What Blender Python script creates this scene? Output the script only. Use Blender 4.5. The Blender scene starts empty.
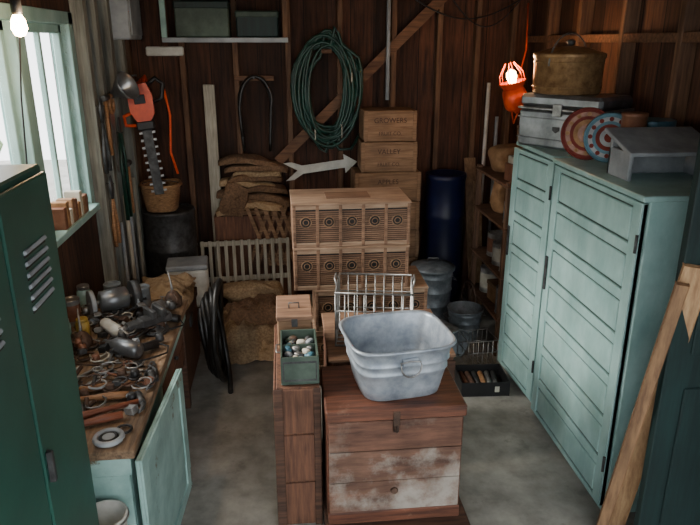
import bpy, bmesh, math, random
from mathutils import Vector, Matrix, Euler, noise
random.seed(7)
D=bpy.data
scn=bpy.context.scene
pi=math.pi

# ------------------------------------------------------------ materials
def C(r,g,b):
    f=lambda v:(v/255/12.92) if v/255<=.04045 else ((v/255+.055)/1.055)**2.4
    return (f(r),f(g),f(b),1)
def mat(name,c1,c2=None,scale=8,stretch=(1,1,1),rough=.6,metal=0,bump=.15,lo=.35,hi=.65,
        dirt=.35,dirtscale=2.5,chip=None,chipcol=None,chipw=.04,boards=None,spec=.4):
    m=D.materials.new(name); m.use_nodes=True
    nt=m.node_tree; N=nt.nodes; L=nt.links
    bs=N['Principled BSDF']
    bs.inputs['Roughness'].default_value=rough
    bs.inputs['Metallic'].default_value=metal
    bs.inputs['Specular IOR Level'].default_value=spec
    if c2 is None: c2=tuple(x*.75 for x in c1[:3])+(1,)
    tc=N.new('ShaderNodeTexCoord'); mp=N.new('ShaderNodeMapping')
    L.new(tc.outputs['Object'],mp.inputs['Vector'])
    mp.inputs['Scale'].default_value=stretch
    n=N.new('ShaderNodeTexNoise'); n.inputs['Scale'].default_value=scale; n.inputs['Detail'].default_value=7
    n.inputs['Roughness'].default_value=.65
    L.new(mp.outputs[0],n.inputs['Vector'])
    r=N.new('ShaderNodeValToRGB'); r.color_ramp.elements[0].position=lo; r.color_ramp.elements[1].position=hi
    r.color_ramp.elements[0].color=c2; r.color_ramp.elements[1].color=c1
    L.new(n.outputs['Fac'],r.inputs['Fac'])
    col=r.outputs['Color']
    def mix(a,b,fac,mode='MIX'):
        x=N.new('ShaderNodeMix'); x.data_type='RGBA'; x.blend_type=mode
        if hasattr(fac,'links'): L.new(fac,x.inputs[0])
        else: x.inputs[0].default_value=fac
        for v,i in ((a,6),(b,7)):
            if hasattr(v,'links'): L.new(v,x.inputs[i])
            else: x.inputs[i].default_value=v
        return x.outputs[2]
    if chip:
        n3=N.new('ShaderNodeTexNoise'); n3.inputs['Scale'].default_value=scale*.8; n3.inputs['Detail'].default_value=9
        n3.inputs['Roughness'].default_value=.7
        L.new(tc.outputs['Object'],n3.inputs['Vector'])
        r3=N.new('ShaderNodeValToRGB'); r3.color_ramp.elements[0].position=chip; r3.color_ramp.elements[1].position=chip+chipw
        r3.color_ramp.elements[0].color=(0,0,0,1); r3.color_ramp.elements[1].color=(1,1,1,1)
        L.new(n3.outputs['Fac'],r3.inputs['Fac'])
        col=mix(col,chipcol,r3.outputs['Color'])
    if boards:
        ax,wd=boards
        sp=N.new('ShaderNodeSeparateXYZ'); L.new(tc.outputs['Object'],sp.inputs[0])
        q=N.new('ShaderNodeMath'); q.operation='DIVIDE'; L.new(sp.outputs[ax],q.inputs[0]); q.inputs[1].default_value=wd
        fl=N.new('ShaderNodeMath'); fl.operation='FLOOR'; L.new(q.outputs[0],fl.inputs[0])
        wn=N.new('ShaderNodeTexWhiteNoise'); wn.noise_dimensions='1D'; L.new(fl.outputs[0],wn.inputs['W'])
        mr=N.new('ShaderNodeMapRange'); mr.inputs[3].default_value=.55; mr.inputs[4].default_value=1.25
        L.new(wn.outputs['Value'],mr.inputs[0])
        col=mix(col,mr.outputs[0],1.0,'MULTIPLY')
        fr=N.new('ShaderNodeMath'); fr.operation='FRACT'; L.new(q.outputs[0],fr.inputs[0])
        gt=N.new('ShaderNodeMath'); gt.operation='GREATER_THAN'; L.new(fr.outputs[0],gt.inputs[0]); gt.inputs[1].default_value=.035
        col=mix((.008,.006,.005,1),col,gt.outputs[0])
    if dirt:
        n2=N.new('ShaderNodeTexNoise'); n2.inputs['Scale'].default_value=dirtscale; n2.inputs['Detail'].default_value=5
        L.new(tc.outputs['Object'],n2.inputs['Vector'])
        m2=N.new('ShaderNodeMapRange'); m2.inputs[1].default_value=.3; m2.inputs[2].default_value=.7
        m2.inputs[3].default_value=1-dirt; m2.inputs[4].default_value=1.0
        L.new(n2.outputs['Fac'],m2.inputs[0])
        col=mix(col,m2.outputs[0],1.0,'MULTIPLY')
    L.new(col,bs.inputs['Base Color'])
    if bump:
        b=N.new('ShaderNodeBump'); b.inputs['Strength'].default_value=bump; b.inputs['Distance'].default_value=.01
        L.new(n.outputs['Fac'],b.inputs['Height']); L.new(b.outputs[0],bs.inputs['Normal'])
    return m
def emit(name,c,s):
    m=D.materials.new(name); m.use_nodes=True; b=m.node_tree.nodes['Principled BSDF']
    b.inputs['Base Color'].default_value=c; b.inputs['Emission Color'].default_value=c; b.inputs['Emission Strength'].default_value=s
    return m

SX=(1,14,14); SY=(14,1,14); SZ=(14,14,1)
WALL=mat('wall_wood',C(98,62,43),C(50,32,25),3,SZ,.85,bump=.25,boards=('X',.19),dirt=.65,dirtscale=1.7)
WALLR=mat('wall_wood_side',C(96,63,46),C(52,36,28),3,SZ,.85,bump=.25,boards=('Y',.24),dirt=.65,dirtscale=1.7)
STUD=mat('stud_wood',C(124,92,68),C(80,56,42),3,SZ,.8,dirt=.5)
STUDX=mat('rail_wood',C(128,93,68),C(84,58,43),3,SX,.8,dirt=.5)
STUDG=mat('stud_greyed',C(154,154,144),C(104,104,96),3,SZ,.8)
CEILM=mat('ceiling_wood',C(96,66,46),C(60,40,28),3,SX,.85,boards=('Y',.2))
FLOOR=mat('concrete',C(172,169,160),C(128,126,119),5,(1,1,1),.72,bump=.25,dirt=.42,dirtscale=1.3,chip=.60,chipcol=C(112,109,102),chipw=.12)
DRIVE=mat('driveway_concrete',C(150,150,145),C(120,120,116),4,dirt=.2)
MINT=mat('mint_paint',C(166,200,196),C(140,178,174),4,(2,2,1),.45,bump=.08,chip=.66,chipcol=C(112,116,98),dirt=.3,dirtscale=3)
MINTW=mat('mint_paint_worn',C(160,194,188),C(130,166,160),5,(1,1,1),.6,chip=.60,chipcol=C(100,88,66),dirt=.35)
MINTD=mat('mint_groove',C(66,90,85),C(50,68,65),5)
DGREEN=mat('dark_green_metal',C(42,92,80),C(30,72,64),3,rough=.33,bump=.04,chip=.72,chipcol=C(60,60,50),dirt=.3)
DGREEN2=mat('dark_green_door',C(20,48,47),C(12,32,32),3,SZ,.6,dirt=.4)
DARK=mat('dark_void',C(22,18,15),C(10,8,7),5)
BLACK=mat('black_rubber',C(30,30,32),C(18,18,19),10,rough=.5)
WORKTOP=mat('bench_wood',C(154,126,98),C(94,76,60),3,SY,.75,bump=.3,chip=.60,chipcol=C(60,52,45),chipw=.1,dirt=.5,dirtscale=5)
TRUNKTOP=mat('trunk_red_wood',C(128,80,60),C(76,48,37),4,SX,.5,dirt=.5,dirtscale=4,chip=.62,chipcol=C(146,118,98),chipw=.12)
TRUNKF=mat('trunk_weathered',C(128,90,72),C(84,58,47),4,(1,8,8),.75,bump=.35,chip=.50,chipcol=C(142,126,112),chipw=.2,dirt=.5,dirtscale=5)
TRUNKF2=mat('trunk_weathered_paint',C(132,98,80),C(90,64,52),4,(1,6,6),.75,bump=.35,chip=.45,chipcol=C(160,152,142),chipw=.16,dirt=.5,dirtscale=6)
CRATE=mat('crate_wood',C(158,122,96),C(110,82,64),4,SX,.75,dirt=.45,dirtscale=4)
CRATEL=mat('crate_wood_light',C(186,158,132),C(142,112,90),4,SX,.75,dirt=.35,dirtscale=4)
CRATED=mat('crate_wood_dark',C(124,84,62),C(78,52,40),4,SZ,.75,dirt=.5,dirtscale=4)
BOXW=mat('box_wood',C(156,122,92),C(112,85,62),4,SX,.75,dirt=.45,dirtscale=4)
BASEW=mat('base_wood',C(100,70,54),C(60,42,33),4,SX,.75,dirt=.4)
PLANK=mat('plank_wood',C(186,152,112),C(134,100,70),3,SZ,.6,dirt=.45)
PLANKD=mat('plank_wood_old',C(146,114,82),C(100,74,54),3,SZ,.7,dirt=.3)
GALV=mat('galvanized',C(184,193,202),C(138,149,162),12,rough=.4,metal=.35,bump=.06,dirt=.3,dirtscale=7)
GALVD=mat('galvanized_old',C(154,162,168),C(104,112,118),14,rough=.48,metal=.3,bump=.05,dirt=.4)
BLUEW=mat('tub_blue_cloth',C(96,128,176),C(70,98,150),9,rough=.5)
STEEL=mat('steel',C(170,170,168),C(120,119,117),20,rough=.35,metal=.6,bump=.05)
RUST=mat('rusty_iron',C(104,80,66),C(62,50,43),20,rough=.7,metal=.3,bump=.3)
IRON=mat('cast_iron',C(84,85,86),C(48,49,50),20,rough=.5,metal=.4,bump=.2)
SILV=mat('aluminium',C(160,163,166),C(112,115,118),6,rough=.36,metal=.7,bump=.04,dirt=.4,dirtscale=5)
COPPER=mat('brass_pot',C(186,150,106),C(134,102,70),22,rough=.4,metal=.5,bump=.35,dirt=.4)
WICK=mat('wicker',C(170,132,94),C(116,86,58),40,(1,1,3),rough=.8,bump=.6)
BURL=mat('burlap',C(176,152,118),C(128,104,78),60,rough=.95,bump=.5,dirt=.4,dirtscale=5)
BURLD=mat('burlap_brown',C(136,106,80),C(92,70,52),60,rough=.95,bump=.5,dirt=.45,dirtscale=5)
CANV=mat('canvas_tan',C(188,160,124),C(150,122,90),50,rough=.9,bump=.4,dirt=.4)
WHITE=mat('white_paint',C(214,214,206),C(180,180,172),8,rough=.6,dirt=.2)
OFFW=mat('old_white_wood',C(190,184,168),C(146,140,124),5,SZ,.7,dirt=.4)
GREYP=mat('grey_paint',C(168,174,178),C(134,140,145),6,rough=.6,dirt=.35)
GHOSE=mat('hose_green',C(30,72,60),C(18,47,41),20,rough=.4)
BHOSE=mat('hose_black',C(36,34,33),C(18,18,17),20,rough=.4)
ORANGE=mat('orange_plastic',C(226,84,28),C(190,60,18),10,rough=.4,dirt=.15)
RED=mat('red_enamel',C(160,50,38),C(124,36,28),10,rough=.4)
BLUE=mat('drum_blue',C(20,28,68),C(12,18,46),6,rough=.45,dirt=.45)
TEALB=mat('tin_teal',C(84,132,150),C(60,104,122),10,rough=.4)
YELL=mat('yellow_paint',C(190,160,76),C(150,124,54),10,rough=.5)
TIN=mat('tin_brown',C(142,98,76),C(110,72,54),14,rough=.4,metal=.2)
HANDLE=mat('tool_handle',C(176,130,90),C(126,88,60),6,SX,.55)
HANDLER=mat('tool_handle_red',C(150,90,64),C(110,60,44),6,SX,.55)
BGREEN=mat('box_green',C(78,94,82),C(50,66,57),8,rough=.6,dirt=.4)
GLASSM=mat('jar_glass',C(150,176,170),C(120,150,144),8,rough=.15,dirt=.1,spec=.8,bump=0)
PAPER=mat('paper',C(204,200,186),C(170,164,148),8,rough=.8)
KRAFT=mat('kraft_paper',C(170,130,92),C(130,96,64),12,rough=.85,bump=.5)
LEAF=mat('foliage',C(150,178,128),C(92,130,80),9,rough=.8,bump=.5)
INK=mat('ink_dark',C(78,54,42),C(60,40,32),8,rough=.8)
INKR=mat('ink_red',C(120,46,36),C(96,34,28),8,rough=.8)
BULB=emit('bulb_glow',(1,.62,.28,1),80)
BULB2=emit('bulb_glow_worklight',(1,.5,.2,1),60)
wg=D.materials.new('window_glass'); wg.use_nodes=True
b_=wg.node_tree.nodes['Principled BSDF']; b_.inputs['Base Color'].default_value=(.9,1,.95,1); b_.inputs['Roughness'].default_value=.02; b_.inputs['Alpha'].default_value=.05

# ------------------------------------------------------------ mesh builder
class M:
    def __init__(s): s.bm=bmesh.new(); s.mats=[]; s.T=Matrix.Identity(4)
    def mi(s,m):
        if m not in s.mats: s.mats.append(m)
        return s.mats.index(m)
    def box(s,x0,x1,y0,y1,z0,z1,m,bev=.004,rot=None,X=None):
        i=s.mi(m); c=Vector(((x0+x1)/2,(y0+y1)/2,(z0+z1)/2))
        r=bmesh.ops.create_cube(s.bm,size=1); vs=r['verts']
        R=Euler(rot).to_matrix() if rot else Matrix.Identity(3)
        T=s.T@X if X is not None else s.T
        for v in vs: v.co=T@(c+R@Vector((v.co.x*abs(x1-x0),v.co.y*abs(y1-y0),v.co.z*abs(z1-z0))))
        fs={f for v in vs for f in v.link_faces}
        for f in fs: f.material_index=i
        if bev and min(abs(x1-x0),abs(y1-y0),abs(z1-z0))>bev*2.2:
            es=list({e for v in vs for e in v.link_edges})
            bmesh.ops.bevel(s.bm,geom=es,offset=bev,segments=1,affect='EDGES',material=i)
        return s
    def bar(s,p0,p1,w,t,m,up=(0,0,1),bev=.003):
        p0=Vector(p0);p1=Vector(p1); d=(p1-p0); L=d.length; d.normalize()
        u=Vector(up); a=d.cross(u)
        if a.length<1e-4: a=d.cross(Vector((0,1,0)))
        a.normalize(); b=a.cross(d)
        X=Matrix(((a.x,b.x,d.x,p0.x),(a.y,b.y,d.y,p0.y),(a.z,b.z,d.z,p0.z),(0,0,0,1)))
        return s.box(-w/2,w/2,-t/2,t/2,0,L,m,bev,X=X)
    def loft(s,rings,m,closed=True,cap0=True,cap1=True,smooth=True,wrap=False):
        i=s.mi(m); R=[[s.bm.verts.new(s.T@Vector(p)) for p in r] for r in rings]
        n=len(R[0]); K=len(R)
        for k in range(K if wrap else K-1):
            for j in range(n):
                f=s.bm.faces.new((R[k][j],R[k][(j+1)%n],R[(k+1)%K][(j+1)%n],R[(k+1)%K][j])); f.material_index=i; f.smooth=smooth
        if not wrap:
            if cap0: f=s.bm.faces.new(list(reversed(R[0]))); f.material_index=i
            if cap1: f=s.bm.faces.new(R[-1]); f.material_index=i
        return s
    def lathe(s,prof,m,c=(0,0,0),seg=28,cap0=True,cap1=True,axis='Z',p=2,asp=(1,1),smooth=True):
        rings=[]
        for r,z in prof:
            ring=[]
            for k in range(seg):
                t=2*pi*k/seg; ct,st=math.cos(t),math.sin(t)
                q=(abs(ct)**p+abs(st)**p)**(-1/p) if p!=2 else 1
                x,y=r*q*ct*asp[0],r*q*st*asp[1]
                if axis=='Z': v=(x,y,z)
                elif axis=='Y': v=(x,z,-y)
                else: v=(z,x,y)
                ring.append(Vector(v)+Vector(c))
            rings.append(ring)
        return s.loft(rings,m,cap0=cap0,cap1=cap1,smooth=smooth)
    def tube(s,pts,r,m,seg=8,closed=False):
        pts=[Vector(p) for p in pts]; n=len(pts); rs=r if isinstance(r,(list,tuple)) else [r]*n
        N=None; rings=[]
        for k in range(n):
            if closed: t=pts[(k+1)%n]-pts[k-1]
            else: t=pts[min(k+1,n-1)]-pts[max(k-1,0)]
            t.normalize()
            if N is None: N=t.orthogonal()
            N=(N-t*N.dot(t)); N.normalize(); B=t.cross(N)
            rings.append([pts[k]+(N*math.cos(2*pi*j/seg)+B*math.sin(2*pi*j/seg))*rs[k] for j in range(seg)])
        return s.loft(rings,m,wrap=closed)
    def rod(s,p0,p1,r,m,r1=None,seg=12):
        return s.tube([p0,p1],[r,r1 if r1 is not None else r],m,seg)
    def ring(s,c,R,r,m,axis='Z',n=24,seg=6,asp=(1,1)):
        pts=[]
        for k in range(n):
            a=2*pi*k/n; x,y=R*math.cos(a)*asp[0],R*math.sin(a)*asp[1]
            v={'Z':(x,y,0),'Y':(x,0,y),'X':(0,x,y)}[axis]
            pts.append(Vector(c)+Vector(v))
        return s.tube(pts,r,m,seg,closed=True)
    def blob(s,c,h,m,amp=.02,freq=6,p=4,cuts=9,seed=0,rot=0,sag=0,ty=0):
        i=s.mi(m); b2=bmesh.new(); bmesh.ops.create_cube(b2,size=2)
        bmesh.ops.subdivide_edges(b2,edges=b2.edges[:],cuts=cuts,use_grid_fill=True)
        mp={}
        R=Euler((0,ty,rot)).to_matrix()
        for v in b2.verts:
            q=(abs(v.co.x)**p+abs(v.co.y)**p+abs(v.co.z)**p)**(-1/p)
            u=v.co*q; w=Vector((u.x*h[0],u.y*h[1],u.z*h[2]))
            nz=noise.noise_vector(w*freq+Vector((seed*3.1,seed,7)))
            w=w+Vector((nz.x*amp,nz.y*amp,nz.z*amp*.8))
            w.z=max(w.z,-h[2])
            w.z-=sag*(abs(u.x)**3*h[0])
            mp[v]=s.bm.verts.new(s.T@(R@w+Vector(c)))
        for f in b2.faces:
            g=s.bm.faces.new([mp[v] for v in f.verts]); g.material_index=i; g.smooth=True
        b2.free(); return s
    def cloth(s,c,sx,sy,H,m,seed=0,fr=5,fold=.05,over=0,n=34,rot=0,floorz=None):
        "crumpled cloth heap: ridged height field"
        i=s.mi(m); c=Vector(c); R=Matrix.Rotation(rot,3,'Z'); g=[]
        for a in range(n+1):
            row=[]
            for b in range(n+1):
                u=2*a/n-1; v=2*b/n-1
                e=max(abs(u),abs(v)); 
                pos=Vector((u*sx,v*sy,0)); nv=noise.noise_vector(pos*fr*.6+Vector((seed*5.3,1.7,seed)))
                pos+=Vector((nv.x,nv.y,0))*fold*1.3
                rd=1-abs(noise.noise(pos*fr+Vector((seed,seed*2.2,3))))*2.4
                rd2=1-abs(noise.noise(pos*fr*2.3+Vector((seed*2,seed,9))))*2.2
                env=(1-e**5)
                z=H*env*(.75+.25*noise.noise(pos*2+Vector((seed,0,0))))+fold*(rd*.6+rd2*.3)*(.35+.65*env)
                z=max(z,floorz if floorz is not None else .004)
                row.append(s.bm.verts.new(s.T@(R@(pos+Vector((0,0,z)))+c)))
            g.append(row)
        for a in range(n):
            for b in range(n):
                f=s.bm.faces.new((g[a][b],g[a+1][b],g[a+1][b+1],g[a][b+1])); f.material_index=i; f.smooth=True
        return s
    def done(s,name,loc=(0,0,0),rot=(0,0,0),parent=None):
        bmesh.ops.recalc_face_normals(s.bm,faces=s.bm.faces[:])
        me=D.meshes.new(name); s.bm.to_mesh(me); s.bm.free()
        for m in s.mats: me.materials.append(m)
        o=D.objects.new(name,me); scn.collection.objects.link(o)
        o.location=loc; o.rotation_euler=rot
        if parent: o.parent=parent
        return o
    def world(s,name):
        vs=s.bm.verts; xs=[v.co.x for v in vs]; ys=[v.co.y for v in vs]; zs=[v.co.z for v in vs]
        c=Vector(((min(xs)+max(xs))/2,(min(ys)+max(ys))/2,min(zs)))
        for v in vs: v.co-=c
        return s.done(name,c)
def label(parent,body,size,loc,rot,m,name='lettering'):
    cu=D.curves.new(name,'FONT'); cu.body=body; cu.size=size; cu.align_x='CENTER'; cu.align_y='CENTER'; cu.extrude=.0008
    o=D.objects.new(name,cu); scn.collection.objects.link(o); cu.materials.append(m)
    o.parent=parent; o.location=loc; o.rotation_euler=rot
    return o

XL,XR,YB,YF,ZC=-1.25,2.1,5.6,-0.3,2.75
# ------------------------------------------------------------ room
M().box(XL-.1,XR+.1,YF,YB+.1,-.1,0,FLOOR,0).done('floor')
M().box(-14,14,-16,14,-.14,-.101,DRIVE,0).done('driveway_ground')
M().box(XL-.1,XR+.1,YF,YB+.1,ZC,ZC+.08,CEILM,0).done('ceiling')
M().box(XL-.1,XR+.1,YB,YB+.1,0,ZC,WALL,0).done('wall_back')
M().box(XR,XR+.1,YF,YB,0,ZC,WALLR,0).done('wall_right')
w=M(); WY0,WY1,WZ0,WZ1=2.5,4.2,1.23,2.3
w.box(XL-.1,XL,YF,WY0,0,ZC,WALLR,0).box(XL-.1,XL,WY1,YB,0,ZC,WALLR,0).box(XL-.1,XL,WY0,WY1,0,WZ0,WALLR,0).box(XL-.1,XL,WY0,WY1,WZ1,ZC,WALLR,0)
w.done('wall_left')
s=M()
for x in (-1.2,-.78,-.36,.06,.48,.92,1.3,1.62,1.92):
    s.box(x-.022,x+.022,YB-.09,YB,0,ZC,STUD)
s.box(XL,XR,YB-.08,YB,ZC-.09,ZC,STUDX)
s.world('trim_1')
s=M()
for y in (.3,.9,1.5,2.1,2.7,3.3,3.9,4.5,5.05): s.box(XR-.09,XR,y-.025,y+.025,0,ZC,STUD)
s.box(XR-.085,XR,YF,YB-.1,2.2,2.25,STUDX)
s.world('trim_2')
s=M()
for y in (.5,1.1,1.7,2.3): s.box(XL,XL+.07,y-.025,y+.025,0,ZC,STUDG)
for y in (4.36,4.62,4.95,5.3): s.box(XL,XL+.08,y-.04,y+.04,0,ZC,STUDG)
s.world('trim_3')
s=M()
for y in (.3,.9,1.5,2.1,2.7,3.3,3.9,4.5,5.1): s.box(XL,XR,y-.022,y+.022,ZC-.13,ZC,STUDX)
s.world('trim_4')
M().bar((-.05,YB-.1,1.25),(1.45,YB-.1,2.68),.075,.02,STUDX,up=(0,1,0)).world('diagonal_wall_brace')
f=M()
def fr(y0,y1,z0,z1,d0=-.1,d1=.02,m=MINT): f.box(XL+d0,XL+d1,y0,y1,z0,z1,m)
fr(WY0-.07,WY0,WZ0-.05,WZ1+.07); fr(WY1,WY1+.08,WZ0-.05,WZ1+.07); fr(WY0-.07,WY1+.08,WZ1,WZ1+.07); fr(WY0,WY1,WZ0-.04,WZ0,-.1,.07)
fr(3.36,3.48,WZ0,WZ1)
for a,b in ((WY0,3.36),(3.48,WY1)):
    fr(a,a+.045,WZ0,WZ1,-.07,-.03); fr(b-.045,b,WZ0,WZ1,-.07,-.03); fr(a,b,WZ0,WZ0+.05,-.07,-.03); fr(a,b,WZ1-.05,WZ1,-.07,-.03)
    f.box(XL-.052,XL-.048,a+.04,b-.04,WZ0+.04,WZ1-.04,wg,0)
fr(3.83,3.86,WZ0,WZ1,-.065,-.035)
f.world('window_1')
h=M()
for k in range(14):
    h.blob((-4.4+random.uniform(-.2,.2),1.5+k*.6,.6),(.5,.6,.75+random.uniform(0,.4)),LEAF,.25,3,2.5,8,k)
h.world('garden_hedge')
d=M().box(1.46,2.08,2.14,2.18,0,2.1,DGREEN2)
for z0,z1 in ((.15,.9),(1.05,1.95)):
    d.box(1.55,2.0,2.13,2.141,z0,z1,DGREEN2)
d.world('door_1')

# ------------------------------------------------------------ locker
l=M(); x0,x1,y0,y1,zt=-1.17,-.70,1.25,2.0,1.86
l.box(x0,x1-.02,y0,y1,.06,zt,DGREEN,.006)
for x in (x0+.03,x1-.06):
    for y in (y0+.03,y1-.06): l.box(x,x+.03,y,y+.03,0,.07,DGREEN)
for a,b in ((y0+.012,(y0+y1)/2-.006),((y0+y1)/2+.006,y1-.012)):
    l.box(x1-.02,x1,a,b,.1,zt-.02,DGREEN,.005)
    for zz in (1.5,.35):
        for k in range(6):
            z=zz+k*.032; m_=(a+b)/2
            l.box(x1-.004,x1+.008,m_-.08,m_+.08,z,z+.012,GREYP,.002,rot=(0,-.5,0))
            l.box(x1-.001,x1+.002,m_-.08,m_+.08,z-.008,z,DARK,0)
    l.box(x1,x1+.018,a+.015,a+.035,1.0,1.1,IRON,.003)
l.world('metal_locker')

# ------------------------------------------------------------ workbench
b=M(); 
b.box(-1.24,-.61,2.2,3.76,.68,.72,WORKTOP,.005)
b.box(-1.22,-.63,2.21,3.74,.6,.68,MINTW)
b.box(-1.22,-.64,2.215,2.24,0,.6,MINTW)
b.box(-1.22,-1.2,2.24,3.74,0,.6,CRATED)
b.box(-.66,-.64,2.24,2.95,0,.6,MINTW)
for y in (2.97,3.69): b.box(-.7,-.64,y,y+.05,0,.6,BASEW)
b.box(-1.18,-.66,3.02,3.69,.3,.33,BASEW)
for z in (.36,.48): b.box(-1.1,-.645,3.04,3.67,z,z+.11,CRATED)
for z in (.41,.53): b.lathe([(.001,0),(.012,.004),(.012,.02),(.001,.024)],IRON,(-.645,3.35,z),axis='X',seg=10)
b.box(-1.22,-.66,3.7,3.74,0,.6,MINTW)
b.world('workbench')
p=M().box(-.375,.375,-.01,.01,0,.68,MINTW).box(-.375,.375,-.018,-.01,.0,.06,MINTW).box(-.375,.375,-.018,-.01,.62,.68,MINTW)
p.box(-.375,-.3,-.018,-.01,.06,.62,MINTW).box(.3,.375,-.018,-.01,.06,.62,MINTW)
p.done('painted_board',(-.575,2.56,0),(0,0,pi/2-.06))

BZ=.72
def hammer(x,y,rz,hm=HANDLE,L=.3,head=IRON):
    t=M(); t.tube([(-L/2,0,.02),(-L/4,0,.021),(0,0,.02),(L/2,0,.018)],[.016,.018,.013,.011],hm,10)
    t.rod((L/2,-.03,.018),(L/2,.045,.018),.014,head,.017); t.rod((L/2,.045,.018),(L/2,.06,.018),.019,head)
    t.tube([(L/2,-.03,.018),(L/2-.01,-.06,.016),(L/2-.035,-.085,.012)],[.012,.009,.004],head,8)
    t.done('claw_hammer',(x,y,BZ),(0,0,rz))
hammer(-.84,2.38,3.5,HANDLER); hammer(-.8,2.47,.45,HANDLER,.34); hammer(-.86,2.58,3.25,HANDLE); hammer(-.8,2.69,.25,HANDLE,.34)
def mallet(x,y,rz):
    t=M(); t.rod((-.15,0,.03),(.12,0,.035),.013,HANDLE); t.lathe([(.03,-.055),(.036,-.045),(.036,.045),(.03,.055)],BLACK,(.13,0,.036),axis='Y',seg=16)
    t.done('rubber_mallet',(x,y,BZ),(0,0,rz))
mallet(-1.08,2.5,2.2)
t=M(); t.ring((0,0,.012),.05,.012,GREYP,n=24); t.ring((0,0,.012),.03,.008,BLACK); t.lathe([(.024,.004),(.024,.018)],GREYP,seg=16); t.done('tape_roll',(-.72,2.28,BZ))
def pliers(x,y,rz,m=RED):
    t=M()
    for s_ in (1,-1):
        t.tube([(.06,s_*.004,.01),(.02,s_*.012,.01),(0,0,.01),(-.03,-s_*.02,.01),(-.12,-s_*.028,.01)],[.006,.01,.012,.009,.007],IRON,8)
        t.tube([(-.04,-s_*.022,.01),(-.13,-s_*.029,.01)],.009,m,8)
    t.done('pliers',(x,y,BZ),(0,0,rz))
pliers(-.99,2.28,.1); pliers(-.66,2.86,1.7,BLACK)
def wrench(x,y,rz,L=.24):
    t=M(); t.box(-L/2,L/2,-.009,.009,.004,.012,STEEL,.002)
    for s_ in (1,-1):
        t.tube([(s_*(L/2+.022*math.cos(a)*1.0)+s_*.012,.02*math.sin(a),.008) for a in [math.radians(k) for k in range(50,311,26)]],.007,STEEL,6)
    t.done('spanner',(x,y,BZ),(0,0,rz))
wrench(-1.02,2.68,.4); wrench(-.8,2.83,-.1,.16); wrench(-.93,2.87,.9,.2)
def screwdriver(x,y,rz,m):
    t=M(); t.lathe([(.006,-.1),(.014,-.095),(.015,-.04),(.013,-.01),(.008,0)],m,(0,0,.016),axis='X',seg=10); t.rod((0,0,.016),(.13,0,.012),.004,STEEL)
    t.done('screwdriver',(x,y,BZ),(0,0,rz))
screwdriver(-1.04,2.78,.2,YELL); screwdriver(-.8,2.91,2.9,BLACK)
def drill(x,y,rz,body=SILV):
    t=M(); t.lathe([(.02,-.1),(.04,-.09),(.045,-.02),(.042,.05),(.028,.08),(.018,.1),(.018,.13),(.008,.14)],body,(0,0,.046),axis='X',seg=18)
    t.rod((.14,0,.046),(.21,0,.046),.004,STEEL)
    t.tube([(-.05,0,.05),(-.07,-.06,.035),(-.09,-.13,.028)],[.026,.022,.024],BLACK,10)
    t.tube([(-.09,-.13,.03),(-.14,-.16,.012),(-.18,-.1,.01),(-.17,-.02,.02),(-.1,.06,.01),(0,.09,.008)],.005,BLACK,6)
    t.done('power_drill',(x,y,BZ),(0,0,rz))
drill(-.82,3.02,2.6); drill(-.74,3.48,1.6,STEEL)
t=M(); t.box(-.07,.07,-.06,.06,0,.02,IRON).box(-.03,.03,-.03,.03,.02,.06,IRON)
t.lathe([(.04,-.08),(.06,-.07),(.062,.07),(.04,.08)],SILV,(0,0,.11),axis='X')
t.rod((-.14,0,.11),(.14,0,.11),.01,STEEL)
for s_ in (-1,1):
    t.lathe([(.075,-.012),(.075,.012)],GREYP,(s_*.12,0,.11),axis='X')
    if s_>0: t.lathe([(.082,-.02),(.085,.02)],IRON,(s_*.12,.008,.113),axis='X',asp=(1,.96))
    t.box(s_*.12-.02,s_*.12+.02,-.13,-.08,.08,.088,STEEL,.001)
    t.bar((s_*.1,-.1,.08),(s_*.06,-.03,.03),.02,.008,IRON)
t.done('bench_grinder',(-.98,3.52,BZ),(0,0,.5))
t=M(); t.lathe([(.07,0),(.07,.02),(.05,.03),(.045,.05)],IRON); t.box(-.035,.035,-.09,.09,.05,.1,IRON,.008)
t.box(-.06,.06,.02,.045,.09,.14,IRON,.005).box(-.06,.06,-.035,-.01,.09,.14,IRON,.005).box(-.03,.03,-.16,-.03,.055,.09,IRON,.006)
t.rod((0,-.16,.07),(0,-.2,.07),.014,STEEL).rod((-.08,-.19,.07),(.08,-.19,.07),.006,STEEL)
t.done('bench_vise',(-.72,3.3,BZ),(0,0,-.9))
def oilcan(x,y,rz):
    t=M(); t.lathe([(.045,0),(.05,.005),(.05,.05),(.03,.085),(.008,.1)],RUST); t.tube([(0,0,.09),(.02,0,.14),(.06,0,.2)],[.008,.006,.003],STEEL,8)
    t.tube([(-.045,0,.03),(-.09,0,.04),(-.09,0,.08),(-.03,0,.085)],.004,RUST,6); t.done('oil_can',(x,y,BZ),(0,0,rz))
oilcan(-1.05,3.12,1.9); oilcan(-.68,3.66,2.0)
def jar(x,y,z,r=.04,h=.11,m=GLASSM,lid=STEEL,name='glass_jar'):
    t=M(); t.lathe([(r*.9,0),(r,.008),(r,h*.75),(r*.8,h*.87),(r*.8,h*.9)],m,seg=20); t.lathe([(r*.85,h*.86),(r*.85,h),(r*.8,h+.003)],lid,seg=20)
    t.done(name,(x,y,z))
jar(-1.18,3.25,BZ); jar(-1.09,3.28,BZ,.035,.1,YELL,YELL,'varnish_jar'); jar(-1.18,2.95,BZ,.045,.13); jar(-1.19,3.68,BZ,.04,.14); jar(-1.06,2.9,BZ,.035,.12,GLASSM,RUST)
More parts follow.
